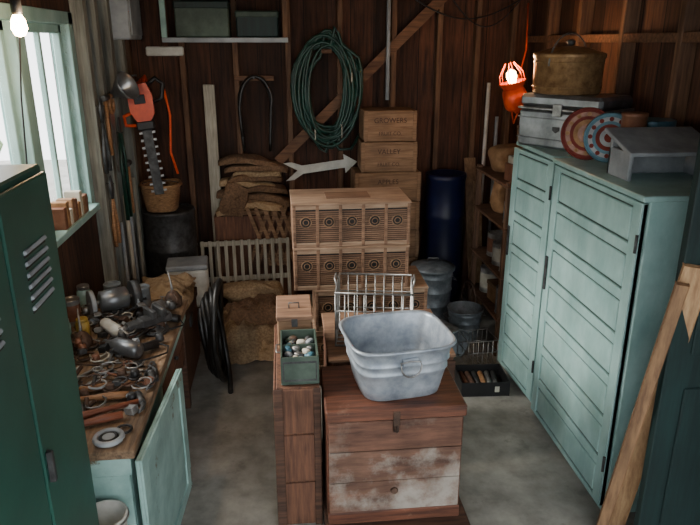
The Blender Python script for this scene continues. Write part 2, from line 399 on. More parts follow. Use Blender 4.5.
def can(x,y,z,r=.05,h=.12,m=STEEL,band=None,name='tin_can'):
    t=M(); t.lathe([(r,0),(r*1.03,.004),(r,.008),(r,h-.008),(r*1.03,h-.004),(r,h),(r*.9,h),(r*.9,h-.01)],m,seg=22)
    if band: t.lathe([(r*1.005,h*.2),(r*1.005,h*.8)],band,seg=22,cap0=False,cap1=False)
    t.done(name,(x,y,z))
can(-1.17,2.82,BZ,.05,.12,STEEL,TIN); can(-1.16,3.1,BZ,.055,.14,GALVD); can(-1.19,3.45,BZ,.045,.15,STEEL,TIN); can(-.86,3.69,BZ,.045,.12,GALVD); can(-1.03,3.7,BZ,.05,.14,GALVD)
t=M(); t.tube([((.09+.012*math.sin(k*.7))*math.cos(k*.35),(.07+.01*math.cos(k*.9))*math.sin(k*.35),.008+.0007*k) for k in range(70)],.006,BLACK,6); t.done('coiled_cord',(-1.12,2.36,BZ))
t=M(); t.lathe([(.025,-.12),(.032,-.1),(.034,.02),(.03,.06),(.02,.08)],WHITE,(0,0,.05),axis='X',seg=16); t.lathe([(.055,0),(.058,.01),(.02,.03)],IRON,(.1,0,.0),seg=20); t.lathe([(.025,.02),(.028,.05),(.02,.075)],STEEL,(.1,0,0),seg=14)
t.rod((.1,.02,.05),(.1,.12,.05),.012,BLACK); t.done('angle_grinder',(-.92,3.24,BZ),(0,0,-.9))
t=M(); t.box(-.12,.12,-.03,.03,0,.05,HANDLE,.006); t.box(0,.006,-.02,.02,.03,.1,STEEL,.001,rot=(0,-.7,0)); t.lathe([(.012,.05),(.018,.065),(.012,.08)],HANDLE,(.08,0,0),seg=12); t.tube([(-.07,0,.045),(-.085,0,.08),(-.06,0,.11)],.012,HANDLE,8)
t.done('hand_plane',(-1.19,2.62,BZ),(0,0,1.5))
rs=random.Random(11); t=M()
for k in range(170):
    x=rs.uniform(-1.2,-.66); y=rs.uniform(2.62,3.7) if k%5 else rs.uniform(2.3,2.7); z=rs.uniform(.004,.045); a=rs.uniform(0,pi); L=rs.uniform(.04,.15)
    if y<2.62: z=.004
    mm=rs.choice((STEEL,IRON,IRON,RUST,RUST,RUST,GREYP,TIN,BLACK)); q=k%6
    dx,dy=math.cos(a)*L,math.sin(a)*L
    if x+dx<-1.23: dx=-dx
    if x+dx>-.62: dx=-dx
    if q in(0,1): t.rod((x,y,z+.004),(x+dx,y+dy,z+rs.uniform(.004,.03)),rs.uniform(.004,.011),mm,seg=7)
    elif q==2: t.ring((x,y,z+.006),rs.uniform(.015,.04),.006,mm,n=14,seg=5)
    elif q==3: t.box(x,x+min(L*.6,.04),y,y+.035,z,z+.025,mm,.003,rot=(rs.uniform(-.3,.3),.2,a))
    elif q==4: t.lathe([(.02,0),(.024,.004),(.018,.035),(.012,.04)],mm,(x,y,z),seg=10)
    else: t.tube([(x+.035*math.cos(j*.8+a)+j*.004,y+.04*math.sin(j*.8+a),z+.008+.003*j) for j in range(9)],.004,rs.choice((BLACK,STEEL,PAPER,RUST)),5)
t.done('loose_hardware',(0,0,BZ))
t=M(); t.lathe([(.062,0),(.066,.01),(.08,.5),(.086,.505),(.086,.515),(.078,.515),(.06,.02)],WHITE); t.ring((0,0,.5),.088,.004,STEEL); t.done('white_bin',(-.72,2.1,0))

t=M()
for k in range(6):
    R=.15+.022*k
    t.tube([(-.03+.018*k+.015*math.sin(a*2+k),.02+R*.85*math.cos(a),.39+R*1.32*math.sin(a)) for a in [2*pi*j/32 for j in range(32)]],.02,BHOSE,8,closed=True)
t.tube([(.03,.05,.62),(.06,.12,.4),(.09,.08,.15),(.11,-.02,.03),(.12,-.14,.022)],.018,BHOSE,8)
t.done('rubber_hose_coil',(-.52,3.98,.0))
t=M().box(-1.1,-.67,3.82,4.5,0,.5,CRATED).box(-1.11,-.66,3.81,4.51,.46,.52,BASEW).box(-.67,-.655,4.1,4.2,.38,.46,IRON)
t.world('storage_chest')
t=M().cloth((-.89,4.2,.53),.22,.34,.06,CANV,3,5,.05).cloth((-.85,4.24,.6),.18,.22,.05,CANV,6,6,.05); t.world('canvas_tarp')

# ------------------------------------------------------------ left wall & corner
t=M().lathe([(.2,0),(.205,.01),(.2,.02),(.2,.3),(.207,.31),(.2,.32),(.2,.62),(.207,.63),(.2,.64),(.2,.92),(.208,.93),(.2,.945),(.18,.945),(.18,.93)],IRON)
t.done('steel_drum',(-.93,5.18,0))
t=M().lathe([(.11,0),(.12,.01),(.15,.2),(.155,.21),(.15,.22),(.14,.21),(.1,.02)],WICK,p=3,seg=32)
t.ring((0,0,.2),.16,.008,WICK,asp=(1,1)); t.tube([(.15*math.cos(a),0,.2+.03*math.sin(a)) for a in [pi*k/12 for k in range(13)]],.004,IRON,6)
t.done('wicker_basket',(-.97,5.15,.945))
t=M().box(-.15,.15,-.12,.12,0,.3,WHITE,.015).box(-.155,.155,-.125,.125,.3,.34,GREYP,.01).tube([(-.05,-.13,.2),(-.05,-.15,.2),(.05,-.15,.2),(.05,-.13,.2)],.005,STEEL,6)
t.box(-.16,.16,-.13,.13,-.28,0,CRATED)
t.done('enamel_breadbox',(-.76,4.8,.28),(0,0,.1))
t=M()
for k,(y,h,r) in enumerate(((4.75,1.15,.02),(4.85,1.3,.016),(5.06,1.22,.02),(4.56,1.0,.015))):
    t.rod((-1.15,y,0),(-1.155,y,h),r*.8,OFFW if k%2==0 else GREYP)
t.world('wooden_poles')
def wall_tool(kind,y,z,m=None):
    t=M(); X=.01
    t.rod((-.02,0,0),(.03,0,.0),.005,IRON,seg=6)
    if kind=='shears':
        for s_ in (1,-1):
            t.tube([(X,s_*.045,-.42),(X,s_*.05,-.3),(X,s_*.02,-.16),(X,0,-.1)],[.014,.014,.009,.009],m or HANDLE,8)
            t.tube([(X,-s_*.0,-.1),(X,-s_*.02,-.04),(X,-s_*.012,.05)],[.01,.014,.004],IRON,8)
        n='pruning_shears'
    elif kind=='saw':
        t.loft([[(X-.002,-.06,-.1),(X-.002,.05,-.1),(X-.002,.02,-.5),(X-.002,-.02,-.5)],[(X+.002,-.06,-.1),(X+.002,.05,-.1),(X+.002,.02,-.5),(X+.002,-.02,-.5)]],STEEL,smooth=False)
        t.ring((X,0,-.04),.05,.014,HANDLE,'X',asp=(1,1.1)); n='hand_saw'
    elif kind=='hammer':
        t.rod((X,0,.0),(X,0,-.36),.013,m or HANDLE,.016); t.rod((X,-.06,.01),(X,.06,.01),.02,IRON); n='ball_hammer'
    elif kind=='loppers':
        for s_ in (1,-1): t.tube([(X,s_*.02,.0),(X,s_*.06,-.2),(X,s_*.05,-.62)],[.01,.011,.014],m,8)
        t.blob((X,0,.05),(.01,.03,.06),IRON,0,1,2.5,4); n='garden_loppers'
    t.done(n,(XL+.1,y,z))
wall_tool('shears',4.34,1.82,IRON); wall_tool('hammer',4.46,1.85); wall_tool('saw',4.6,1.85); wall_tool('loppers',4.76,1.6,GHOSE); wall_tool('shears',4.36,1.32,HANDLE)
wall_tool('hammer',4.88,1.35,HANDLE)
t=M(); t.lathe([(.025,.14),(.035,.11),(.05,.09),(.08,.035),(.1,0),(.095,0),(.07,.04),(.045,.08)],SILV,axis='X',seg=28,cap1=False)
t.rod((.12,0,0),(.17,0,0),.025,BLACK)
t.done('reflector_lamp',(-1.02,4.62,1.93),(0,.45,2.75))
# hedge trimmer hung blade down, side-on
t=M()
t.loft([[(x,y,z) for x,z in ((-.05,.12),(.05,.13),(.075,.05),(.07,-.07),(.035,-.12),(-.04,-.12),(-.075,-.05),(-.075,.05))] for y in (-.045,-.03,.03,.045)],ORANGE,smooth=False)
t.box(-.055,.055,-.05,.05,-.17,-.11,BLACK,.008).box(-.04,.03,-.048,.048,.0,.06,BLACK,.004)
t.tube([(.05,0,.11),(.11,0,.15),(.15,0,.11),(.13,0,.02),(.07,0,.0)],.016,BLACK,8)
t.tube([(-.06,0,-.05),(-.12,0,-.07),(-.12,0,-.13),(-.05,0,-.14)],.012,ORANGE,8)
t.box(-.03,.03,-.006,.006,-.62,-.16,IRON,.002)
for k in range(9): t.box(-.05,.05,-.003,.009,-.60+k*.05,-.585+k*.05,STEEL,.001)
t.tube([(.15,0,.11),(.16,.02,-.1),(.12,.03,-.35),(.14,.02,-.5)],.008,ORANGE,6)
t.rod((0,0,.09),(-.1,.1,.12),.006,IRON)
o=t.done('hedge_trimmer',(XL+.23,4.98,1.78),(0,-.1,.15)); o.scale=(1.15,1.15,1.1)
t=M()
t.rod((-.05,0,.16),(.02,0,.16),.007,IRON)
for k in range(6):
    t.tube([(.02+.012*k,(.05+.006*k)*math.cos(a)+.01*math.sin(k*2),-.02+(.13+.01*k)*math.sin(a)) for a in [2*pi*j/24 for j in range(24)]],.0085,ORANGE,6,closed=True)
t.done('orange_extension_cord',(XL+.13,5.3,1.8))
M().box(XL,XL+.2,5.0,5.4,2.22,2.62,GREYP,.01).box(XL+.2,XL+.21,5.03,5.37,2.25,2.59,GREYP,.003).world('electrical_box')
t=M(); t.lathe([(.001,-.06),(.018,-.055),(.03,-.03),(.026,0),(.014,.025)],BULB,seg=16); t.lathe([(.016,.02),(.02,.03),(.02,.08),(.008,.09)],BLACK,seg=12)
t.tube([(0,0,.09),(.0,.0,.25),(0,.0,.47)],.004,BLACK,6); t.tube([(.005,0,.085),(-.03,.1,.02),(-.1,.18,-.3),(-.13,.2,-.62),(-.15,.25,-.8)],.004,BLACK,6)
t.done('hanging_light_bulb',(-1.0,2.78,2.28))
def pt(name,loc,w,c,r=.03):
    l=D.lights.new(name,'POINT'); l.energy=w; l.color=c; l.shadow_soft_size=r
    o=D.objects.new(name,l); scn.collection.objects.link(o); o.location=loc
pt('bulb_light',(-.93,2.78,2.25),22,(1,.70,.42))
t=M()
for k in range(9): 
    h_=.12+.03*math.sin(k*2.3); t.box(-.05,.04,k*.05,k*.05+.044,0,h_,(TIN,KRAFT,PAPER,BOXW)[k%4])
t.done('sill_books',(XL+.02,3.55,WZ0))

# ------------------------------------------------------------ back wall items
t=M()
pts=[]
for k in range(15*26):
    a=2*pi*k/26; lp=k/26
    rx=.145+.13*((lp*.37)%1)+.01*math.sin(lp*5); rz=.30+.175*((lp*.61)%1)+.015*math.cos(lp*3)
    pts.append((rx*math.cos(a)+.015*math.sin(lp*4),-.03-.06*((lp*.23)%1)-.01*math.sin(a*2),rz*math.sin(a)-.03*math.sin(lp*2.2)))
t.tube(pts,.0125,GHOSE,7)
t.tube([(.05,-.08,-.42),(.1,-.09,-.48),(.2,-.07,-.48),(.28,-.05,-.35)],.0125,GHOSE,7)
t.box(-.04,.04,-.12,.035,.28,.31,STUDX)
for q in ((.2,.1),(.12,-.33),(-.1,-.36)): t.ring((q[0],-.06,q[1]),.05,.006,PAPER,'X')
t.done('garden_hose_coil',(.36,YB-.125,1.84))
t=M()
for k in range(2):
    t.tube([(.13*math.cos(a)+.01*k,-.02-.02*k,.1+.22*math.sin(a)) if 0<=a<=pi else ((.13 if a<0 else -.13)*(1-.2*min(1,abs(a if a<0 else a-pi))),-.02-.02*k,.1-.42*min(1,abs(a if a<0 else a-pi))) for a in [-.9+(pi+1.8-.3*k)*j/26 for j in range(27)]],.014,BHOSE,8)
t.rod((0,.0,.31),(0,-.06,.31),.008,IRON)
t.box(-.16,.16,-.004,0.005,.285,.325,STUDX)
t.done('black_hose',(-.22,YB-.095,1.62))
t=M()
t.box(-.2,.22,-.012,.0,-.035,.035,WHITE,.002)
t.loft([[(.2,y,-.08),(.31,y,0),(.2,y,.08)] for y in (-.013,.001)],WHITE,smooth=False)
for s_ in (1,-1): t.loft([[(-.2,y,0),(-.31,y,s_*.075),(-.24,y,s_*.075),(-.15,y,s_*.03),(-.15,y,0)] for y in (-.0125,.0005)],WHITE,smooth=False)
t.done('arrow_sign',(.31,YB-.113,1.20),(0,-.13,0))
t=M(); W=.74
for z in (.03,.3,.6): t.box(0,W,-.012,.012,z,z+.04,OFFW)
for k in range(12): x=.005+k*(W-.035)/11; t.box(x,x+.028,-.024,-.012,0,.65,OFFW)
t.done('slatted_gate',(-.71,5.16,0),(-.12,0,.08))
t=M()
for k in range(5):
    for s_ in (1,-1): t.bar((k*.07-.02 if s_>0 else k*.07+.16,s_*.008,0),(k*.07+.16 if s_>0 else k*.07-.02,s_*.008,.5),.022,.01,BOXW,up=(0,1,0))
t.done('accordion_lattice',(-.3,5.29,.40),(-.05,0,0))
M().box(-.6,.06,5.36,5.5,0,.82,CRATED).world('slim_crate')
t=M(); rs=random.Random(3)
for k in range(10):
    t.blob((-.27+rs.uniform(-.04,.04),5.42+rs.uniform(-.02,.015),.85+k*.047),(.25+rs.uniform(-.05,.04),.078,.027),(BURLD,BURL,BURLD,CANV)[(k*3)%4 if k%3 else 0],.035,6,7,13,k,sag=.12,rot=rs.uniform(-.08,.08),ty=rs.uniform(-.14,.14))
t.blob((-.42,5.325,.96),(.09,.014,.13),BURLD,.035,8,6,12,21,ty=.2)
t.world('burlap_sack_stack')
t=M().cloth((-.27,4.72,0),.3,.4,.17,BURL,1,5,.10,rot=.1).cloth((-.27,4.82,.12),.24,.24,.14,BURLD,2,6,.09,rot=-.2).cloth((-.14,4.4,0),.17,.14,.08,CANV,8,8,.06)
t.blob((-.3,4.95,.3),(.26,.09,.07),BURL,.05,7,3,12,4,rot=.1)
o=t.world('burlap_sack_pile')
M().box(-.63,-.54,YB-.115,YB-.09,.2,1.88,OFFW).world('white_board_upright')
M().box(-1.05,-.76,YB-.13,YB-.09,2.1,2.17,WHITE,.01).world('wall_light_fixture')
t=M().box(-.88,.06,5.25,YB-.09,2.2,2.235,GREYP).box(-.88,-.84,5.25,5.28,2.235,ZC-.13,MINTW).box(.02,.06,5.25,5.28,2.235,ZC-.13,STUD)
t.world('overhead_shelf')
t=M().box(-.2,.2,-.1,.1,0,.24,BGREEN,.01).box(-.205,.205,-.105,.105,.2,.26,DGREEN2,.01); t.done('green_bin',(-.58,5.38,2.237))
t=M().box(-.16,.16,-.08,.08,0,.18,DGREEN2,.01).box(-.165,.165,-.085,.085,.14,.19,BGREEN,.01); t.done('green_bin',(-.17,5.38,2.237))
z=0; words=['','','','MOUNTAIN','APPLES','VALLEY','GROWERS']
for k in range(7):
    wd=.27 if k<5 else .225; hh=.24 if k<3 else .245; dx=.0 if k<5 else .01
    if k==6: wd=.21
    t=M().box(-wd,wd,-.15,.15,0,hh-.006,BOXW,.006).box(-wd-.004,wd+.004,-.155,-.15,.02,.1,BOXW,.002).box(-wd-.004,wd+.004,-.155,-.15,.115,hh-.025,BOXW,.002)
    t.box(-wd,-wd+.03,-.162,-.154,0,hh-.006,BOXW,.002).box(wd-.03,wd,-.162,-.154,0,hh-.006,BOXW,.002)
    o=t.done('wooden_fruit_box',(.83+dx,5.3,z),(0,0,.02*(-1)**k))
    if words[k]:
        label(o,words[k],.055,(0,-.1565,hh*.66),(pi/2,0,0),INK); label(o,'FRUIT CO.',.04,(0,-.1565,.06),(pi/2,0,0),INK)
    z+=hh
M().rod((.865,YB-.135,1.75),(.865,YB-.135,ZC-.01),.016,GREYP).world('conduit_pipe')
M().rod((1.70,5.42,0),(1.73,YB-.1,1.88),.016,WHITE).rod((1.80,5.42,0),(1.82,YB-.1,1.6),.014,GREYP).world('leaning_pipes')
t=M(); t.tube([(.95+1.1*k/20,YB-.14,2.6-.22*math.sin(pi*k/20)) for k in range(21)],.006,BLACK,6); t.tube([(1.3+.7*k/16,YB-.16,2.62-.3*math.sin(pi*k/16)) for k in range(17)],.005,BLACK,6)
t.world('hanging_cable')

t=M().lathe([(.155,0),(.162,.01),(.162,.35),(.17,.37),(.162,.39),(.162,.8),(.17,.82),(.162,.84),(.162,1.12),(.17,1.13),(.17,1.17),(.15,1.17),(.145,1.1)],BLUE)
t.done('blue_drum',(1.34,5.26,.0),(0,.0,0))
def gcan(name,r,h,loc,rot=(0,0,0),m=GALVD,ribs=3,lid=False):
    t=M(); pr=[(r*.85,0)]
    for k in range(ribs+1):
        zz=h*(k+.5)/(ribs+1); rr=r*(.85+.15*zz/h); pr+=[(rr,zz-.006),(rr+.006,zz),(rr,zz+.006)]
    pr+=[(r,h-.01),(r+.01,h-.005),(r+.01,h+.004),(r-.004,h+.004),(r*.83,.01)]
    t.lathe(pr,m,seg=30)
    for s_ in (1,-1): t.tube([(s_*(r+.002),-.04,h*.8),(s_*(r+.03),-.035,h*.77),(s_*(r+.03),.035,h*.77),(s_*(r+.002),.04,h*.8)],.004,STEEL,6)
    if lid: t.lathe([(r+.015,h-.01),(r+.015,h+.01),(r*.5,h+.04),(.01,h+.05)],m,seg=30); t.tube([(-.05,0,h+.04),(-.04,0,h+.075),(.04,0,h+.075),(.05,0,h+.04)],.005,STEEL,6)
    return t.done(name,loc,rot)
gcan('galvanized_bin',.165,.48,(1.17,4.88,0),lid=True)
gcan('galvanized_bucket',.13,.25,(1.36,4.55,.0))
gcan('galvanized_bucket',.11,.2,(.98,4.56,0))
gcan('galvanized_bucket',.12,.23,(1.1,4.4,.13),(pi/2+.1,0,.45))
t=M()
for z in (0.01,.11,.2):
    t.tube([(-.11,-.1,z),(.11,-.1,z),(.11,.1,z),(-.11,.1,z)],.004,STEEL,6,closed=True)
for k in range(7): x=-.11+k*.22/6; t.tube([(x,-.1,.2),(x,-.1,.01),(x,.1,.01),(x,.1,.2)],.0035,STEEL,5)
t.done('wire_rack',(1.35,4.15,0),(0,0,.1))
t=M(); t.box(-.16,.16,-.13,.13,0,.006,BLACK,0)
for a in ((-.16,.16,-.13,-.124),(-.16,.16,.124,.13),(-.16,-.154,-.124,.124),(.154,.16,-.124,.124)): t.box(*a,0.006,.1,BLACK,.001)
for k in range(6): t.rod((-.1+.035*k,-.1,.04+.01*(k%2)),(-.12+.045*k,.1,.05),.018,(TIN,BASEW,IRON,HANDLE,STEEL,IRON)[k],seg=8)
t.box(.06,.09,-.1311,-.13,.03,.07,PAPER,0)
t.done('parts_tray',(1.27,3.78,0),(0,0,-.05))
M().bar((1.6,5.05,0),(1.6,5.49,1.25),.09,.02,PLANKD,up=(0,1,0)).bar((1.6,4.99,0),(1.66,5.44,1.1),.07,.02,PLANK,up=(0,1,0)).world('leaning_boards')
t=M()
for y in (4.22,4.92):
    for x in (1.52,2.0): t.box(x-.02,x+.02,y-.02,y+.02,0,1.3,STUD)
for z in (.3,.62,.98,1.28): t.box(1.49,2.0,4.19,4.95,z-.02,z,STUDX)
t.world('storage_shelf')
for x,y,z,r,h,m,bd in ((1.6,4.32,.62,.07,.18,WHITE,None),(1.6,4.5,.62,.07,.17,STEEL,PAPER),(1.64,4.72,.62,.08,.18,STEEL,TIN),(1.6,4.35,.98,.06,.15,STEEL,TEALB),(1.6,4.32,.3,.08,.2,GALVD,None),(1.62,4.78,.3,.08,.2,STEEL,PAPER)):
    can(x,y,z,r,h,m,bd,'paint_can')
def bag(x,y,z,s_,n):
    t=M().blob((0,0,.13),(.09,.07,.13),KRAFT,.035,9,4,9,n); t.blob((0,0,.25),(.08,.015,.03),KRAFT,.02,12,4,6,n+3); t.done('paper_bag',(x,y,z),(0,0,s_))
bag(1.63,4.62,.98,.3,1)
t=M().blob((0,0,.1),(.14,.1,.1),KRAFT,.03,9,4,9,4); t.done('paper_bag',(1.68,4.72,1.28))
t=M().box(-.12,.12,-.1,.1,0,.14,KRAFT,.005).box(-.125,.125,-.105,.105,.12,.15,BOXW,.003); t.done('cardboard_box',(1.68,4.54,.3),(0,0,.1))
t=M().box(-.12,.12,-.09,.09,0,.12,TIN,.005).box(-.1,.08,-.085,.085,.12,.17,PAPER,.003); t.done('cardboard_box',(1.68,4.36,1.28),(0,0,.2))
t=M(); t.ring((0,0,.18),.18,.008,RUST,'Y',28)
for k in range(8): a=k*pi/8; t.rod((.18*math.cos(a),0,.18+.18*math.sin(a)),(-.18*math.cos(a),0,.18-.18*math.sin(a)),.004,RUST,seg=5)
t.done('wire_wheel',(1.46,4.8,.01),(-.02,0,-1.53))

# ------------------------------------------------------------ vent crates
def vent_crate(x,y,z,w=.74,d=.43,h=.27,rz=0):
    t=M(); f=-d/2
    t.box(-w/2,w/2,f+.02,d/2,0,h,CRATE,.004)
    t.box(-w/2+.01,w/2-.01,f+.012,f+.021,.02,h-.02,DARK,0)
    t.box(-w/2,w/2,f,f+.02,0,.028,CRATEL,.002).box(-w/2,w/2,f,f+.02,h-.028,h,CRATEL,.002)
    n=5
    for k in range(n+1): xx=-w/2+.012+(w-.024)*k/n; t.box(xx-.010,xx+.010,f-.002,f+.02,0,h,CRATE,.002)
    for k in range(15): zz=.034+k*(h-.068)/15; t.box(-w/2+.01,w/2-.01,f+.005,f+.014,zz,zz+.008,CRATE,0)
    for k in range(n):
        xx=-w/2+.012+(w-.024)*(k+.5)/n; zc=h*.6
        t.lathe([(.033,0),(.033,.01)],DARK,(xx,f-.0005,zc),axis='Y',seg=20); t.ring((xx,f,zc),.034,.004,BOXW,'Y',20,6)
        t.ring((xx,f-.001,zc),.018,.003,BOXW,'Y',16,5)
    t.box(-w/2-.004,w/2+.004,f-.003,d/2+.004,h,h+.012,CRATEL,.003)
    t.box(-w*.2,w*.18,-d*.2,d*.22,h+.012,h+.015,CRATE,0)
    t.done('ventilated_crate',(x,y,z),(0,0,rz))
M().box(.12,.9,3.9,4.36,0,.12,BASEW).world('crate_pallet')
vent_crate(.52,4.12,.12); vent_crate(.54,4.12,.404); vent_crate(.41,4.13,.688); vent_crate(.41,4.15,.972,w=.75,rz=.015)
t=M()
t.box(.2,.84,2.96,3.55,0,.66,CRATED)
for z in (.0,.22,.44): t.box(.19,.85,2.95,2.965,z+.01,z+.2,BASEW)
t.box(.19,.85,2.95,3.56,.66,.68,CRATE); t.world('wooden_chest')
t=M(); a,b,h=.2,.15,.3
for z in (.005,.1,.2,.3):
    t.tube([(-a,-b,z),(a,-b,z),(a,b,z),(-a,b,z)],.006 if z in (.005,.3) else .0045,STEEL,6,closed=True)
for k in range(9):
    x=-a+k*2*a/8; t.tube([(x,-b,h),(x,-b,0.005),(x,b,0.005),(x,b,h)],.0038,STEEL,5)
for k in range(1,6):
    y=-b+k*2*b/6; t.tube([(-a,y,h),(-a,y,0.005),(a,y,0.005),(a,y,h)],.0038,STEEL,5)
t.tube([(-a,-.05,h),(-a-.01,-.04,h+.04),(-a-.01,.04,h+.04),(-a,.05,h)],.005,STEEL,6); t.tube([(a,-.05,h),(a+.01,-.04,h+.04),(a+.01,.04,h+.04),(a,.05,h)],.005,STEEL,6)
t.done('wire_basket',(.46,3.22,.68),(0,0,-.16))
t=M(); x0,x1,y0,y1=-.07,.125,2.58,3.3
t.box(x0,x1,y0,y1,0,.74,CRATED)
for z0,z1 in ((.005,.24),(.25,.5),(.51,.735)): t.box(x0-.006,x1+.004,y0-.012,y0,z0,z1,CRATED); t.box(x0-.012,x0,y0,y1,z0,z1,CRATED)
t.box(x0-.014,x0+.03,y0-.018,y0-.008,0,.742,BASEW).box(x1-.03,x1+.004,y0-.018,y0-.008,0,.742,BASEW)
t.world('tall_wooden_crate')
t=M(); x0,x1,y0,y1,z0,z1=-.045,.125,2.6,2.9,.742,.88
t.box(x0,x1,y0,y1,z0,z0+.01,BGREEN)
for q in ((x0,x1,y0,y0+.008),(x0,x1,y1-.008,y1),(x0,x0+.008,y0,y1),(x1-.008,x1,y0,y1)): t.box(*q,z0+.01,z1,BGREEN,.001)
t.box(x0+.01,x1-.01,y0-.002,y0+.001,z0+.02,z1-.02,IRON,0).box(x0+.015,x1-.015,y0-.003,y0-.001,z0+.03,z1-.03,BGREEN,0)
t.box(x0+.008,x1-.008,y0+.15,y0+.156,z0+.01,z1-.01,BGREEN,0)
rs=random.Random(5)
for k in range(26):
    xx=rs.uniform(x0+.03,x1-.03); yy=rs.uniform(y0+.03,y1-.03); zz=z1-.045+rs.uniform(0,.02)
    t.blob((xx,yy,zz),(.02,.015,.014),(PAPER,GREYP,TEALB,IRON,STEEL,BGREEN,RUST)[k%7],.008,20,3,4,k,rot=k)
t.box(x0+.009,x1-.009,y0+.009,y1-.009,z1-.07,z1-.05,IRON,0)
t.tube([(x0-.002,2.72,z1-.03),(x0-.02,2.72,z1-.03),(x0-.02,2.8,z1-.03),(x0-.002,2.8,z1-.03)],.003,STEEL,5)
t.world('tackle_box')
t=M().box(-.06,.11,2.96,3.24,.742,.9,BOXW,.006).box(-.065,.115,2.955,3.245,.9,.925,CRATE,.004).box(.01,.04,2.948,2.956,.87,.91,IRON,.001)
t.tube([(0,3.06,.925),(0,3.07,.95),(.05,3.07,.95),(.05,3.06,.925)],.004,IRON,6)
t.world('small_wooden_box')

# ------------------------------------------------------------ trunk, base, tub
M().box(.135,.8,2.36,2.92,0,.1,BASEW).box(.135,.8,2.35,2.36,0,.105,BASEW).world('wooden_platform')
t=M(); x0,x1,y0,y1=.16,.745,2.45,2.84; zb=.105
t.box(x0,x1,y0,y1,zb,.645,TRUNKF,.006)
t.box(x0-.005,x1+.005,y0-.012,y0,.485,.635,TRUNKF,.003).box(x0-.005,x1+.005,y0-.012,y0,.325,.482,TRUNKF2,.002).box(x0-.005,x1+.005,y0-.012,y0,.16,.322,TRUNKF2,.002)
t.box(x0-.012,x1+.012,y0-.018,y0+.0,zb,.165,TRUNKTOP,.003)
t.box(x0-.012,x0,y0,y1,zb,.64,TRUNKTOP,.003).box(x1,x1+.012,y0,y1,zb,.64,TRUNKTOP,.003)
t.box(x0-.018,x1+.018,y0-.028,y1+.01,.645,.7,TRUNKTOP,.006)
t.box(.435,.465,y0-.034,y0-.028,.62,.69,RUST,.002).box(.438,.462,y0-.03,y0-.012,.585,.625,RUST,.002).ring((.45,y0-.035,.605),.014,.004,RUST,'X',16,5)
t.lathe([(.018,-.016),(.014,-.022)],RUST,(.45,y0,.27),axis='Y',seg=12)
t.world('wooden_trunk')
t=M(); P=[(.17,0),(.178,.006),(.186,.04),(.188,.045),(.189,.055),(.19,.06),(.205,.13),(.211,.135),(.211,.145),(.207,.15),(.212,.175),(.218,.18),(.218,.188),(.214,.193),(.226,.245),(.238,.25),(.242,.258),(.236,.266),(.226,.262)]
t.lathe(P+[(.222,.25),(.2,.12),(.17,.012)],GALV,p=4.5,seg=72,asp=(1.0,.9))
t.lathe([(.185,.05),(.16,.062),(.08,.052),(.01,.06)],BLUEW,p=4,seg=40,cap0=False,asp=(1.0,.9))
for s_ in (-1,1):
    yy=s_*.203; t.box(-.035,.035,yy-.006,yy+.006,.19,.225,GALV,.003)
    t.tube([(.045*math.cos(a),yy+s_*.02,.195-.05*math.sin(a)) for a in [pi*k/12 for k in range(13)]]+[(-.045,yy+s_*.008,.208),(0,yy+s_*.008,.214),(.045,yy+s_*.008,.208)],.0045,STEEL,6,closed=True)
t.done('galvanized_washtub',(.48,2.655,.7),(0,0,.14))

# ------------------------------------------------------------ right cupboards
def cupboard(y0,y1,x0=1.5,x1=2.0,h=1.6,ajar=0,name='mint_cupboard'):
    t=M()
    t.box(x0+.03,x1,y0,y0+.02,0,h-.02,MINT).box(x0+.03,x1,y1-.02,y1,0,h-.02,MINT).box(x1-.02,x1,y0,y1,0,h-.02,MINT)
    t.box(x0+.03,x1,y0,y1,.06,.08,MINT).box(x0-.01,x1+.01,y0-.015,y1+.01,h-.025,h,MINT)
    t.box(x0+.03,x0+.05,y0,y1,0,.07,MINT)
    for z in (.5,.9,1.25): t.box(x0+.05,x1-.02,y0+.02,y1-.02,z,z+.02,BOXW)
    W=y1-y0-.02
    t.T=Matrix.Translation((x0+.022,y0+.01,0))@Matrix.Rotation(ajar,4,'Z')
    t.box(-.012,.004,0,W,.05,h-.04,MINTD,0)
    st=.07
    t.box(-.022,.006,0,st,.045,h-.035,MINT,.003).box(-.022,.006,W-st,W,.045,h-.035,MINT,.003)
    npn=7; zz=[.045+(h-.08)*k/npn for k in range(npn+1)]
    for k in range(npn+1): t.box(-.0215,.005,st-.002,W-st+.002,max(.045,zz[k]-.025),min(h-.035,zz[k]+.025),MINT,.003)
    for k in range(npn): t.box(-.019,.0,st+.012,W-st-.012,zz[k]+.036,zz[k+1]-.036,MINT,.004)
    t.box(-.034,-.022,W-.04,W-.02,.85,1.05,IRON,.002)
    t.T=Matrix.Identity(4)
    for z in (.25,1.35): t.rod((x0-.004,y0+.008,z),(x0-.004,y0+.008,z+.08),.007,IRON,seg=8)
    return t.world(name)
cupboard(2.49,3.42,x0=1.475); cupboard(3.48,4.07,x0=1.5,ajar=.05)
CZ=1.6
t=M(); L,Wd,h=.27,.18,.31
t.box(-L,L,-Wd,Wd,0,.22,SILV,.015).box(-L-.006,L+.006,-Wd-.006,Wd+.006,.22,.235,STEEL,.004).box(-L,L,-Wd,Wd,.235,h,SILV,.02)
for z in (.05,.17): t.box(-L-.003,L+.003,-Wd-.003,Wd+.003,z,z+.006,SILV,.002)
t.box(-.03,.03,-Wd-.012,-Wd,.19,.26,STEEL,.003)
t.loft([[(-.022,-Wd-.006+q,.11),(0,-Wd-.006+q,.095),(.022,-Wd-.006+q,.11),(.022,-Wd-.006+q,.13),(-.022,-Wd-.006+q,.13)] for q in (0,.006)],IRON,smooth=False)
for s_ in (1,-1): t.tube([(s_*L,-.06,.16),(s_*(L+.035),-.06,.15),(s_*(L+.035),.06,.15),(s_*L,.06,.16)],.006,STEEL,6)
t.done('metal_ice_chest',(1.74,3.82,CZ),(0,0,-pi/2+.6))
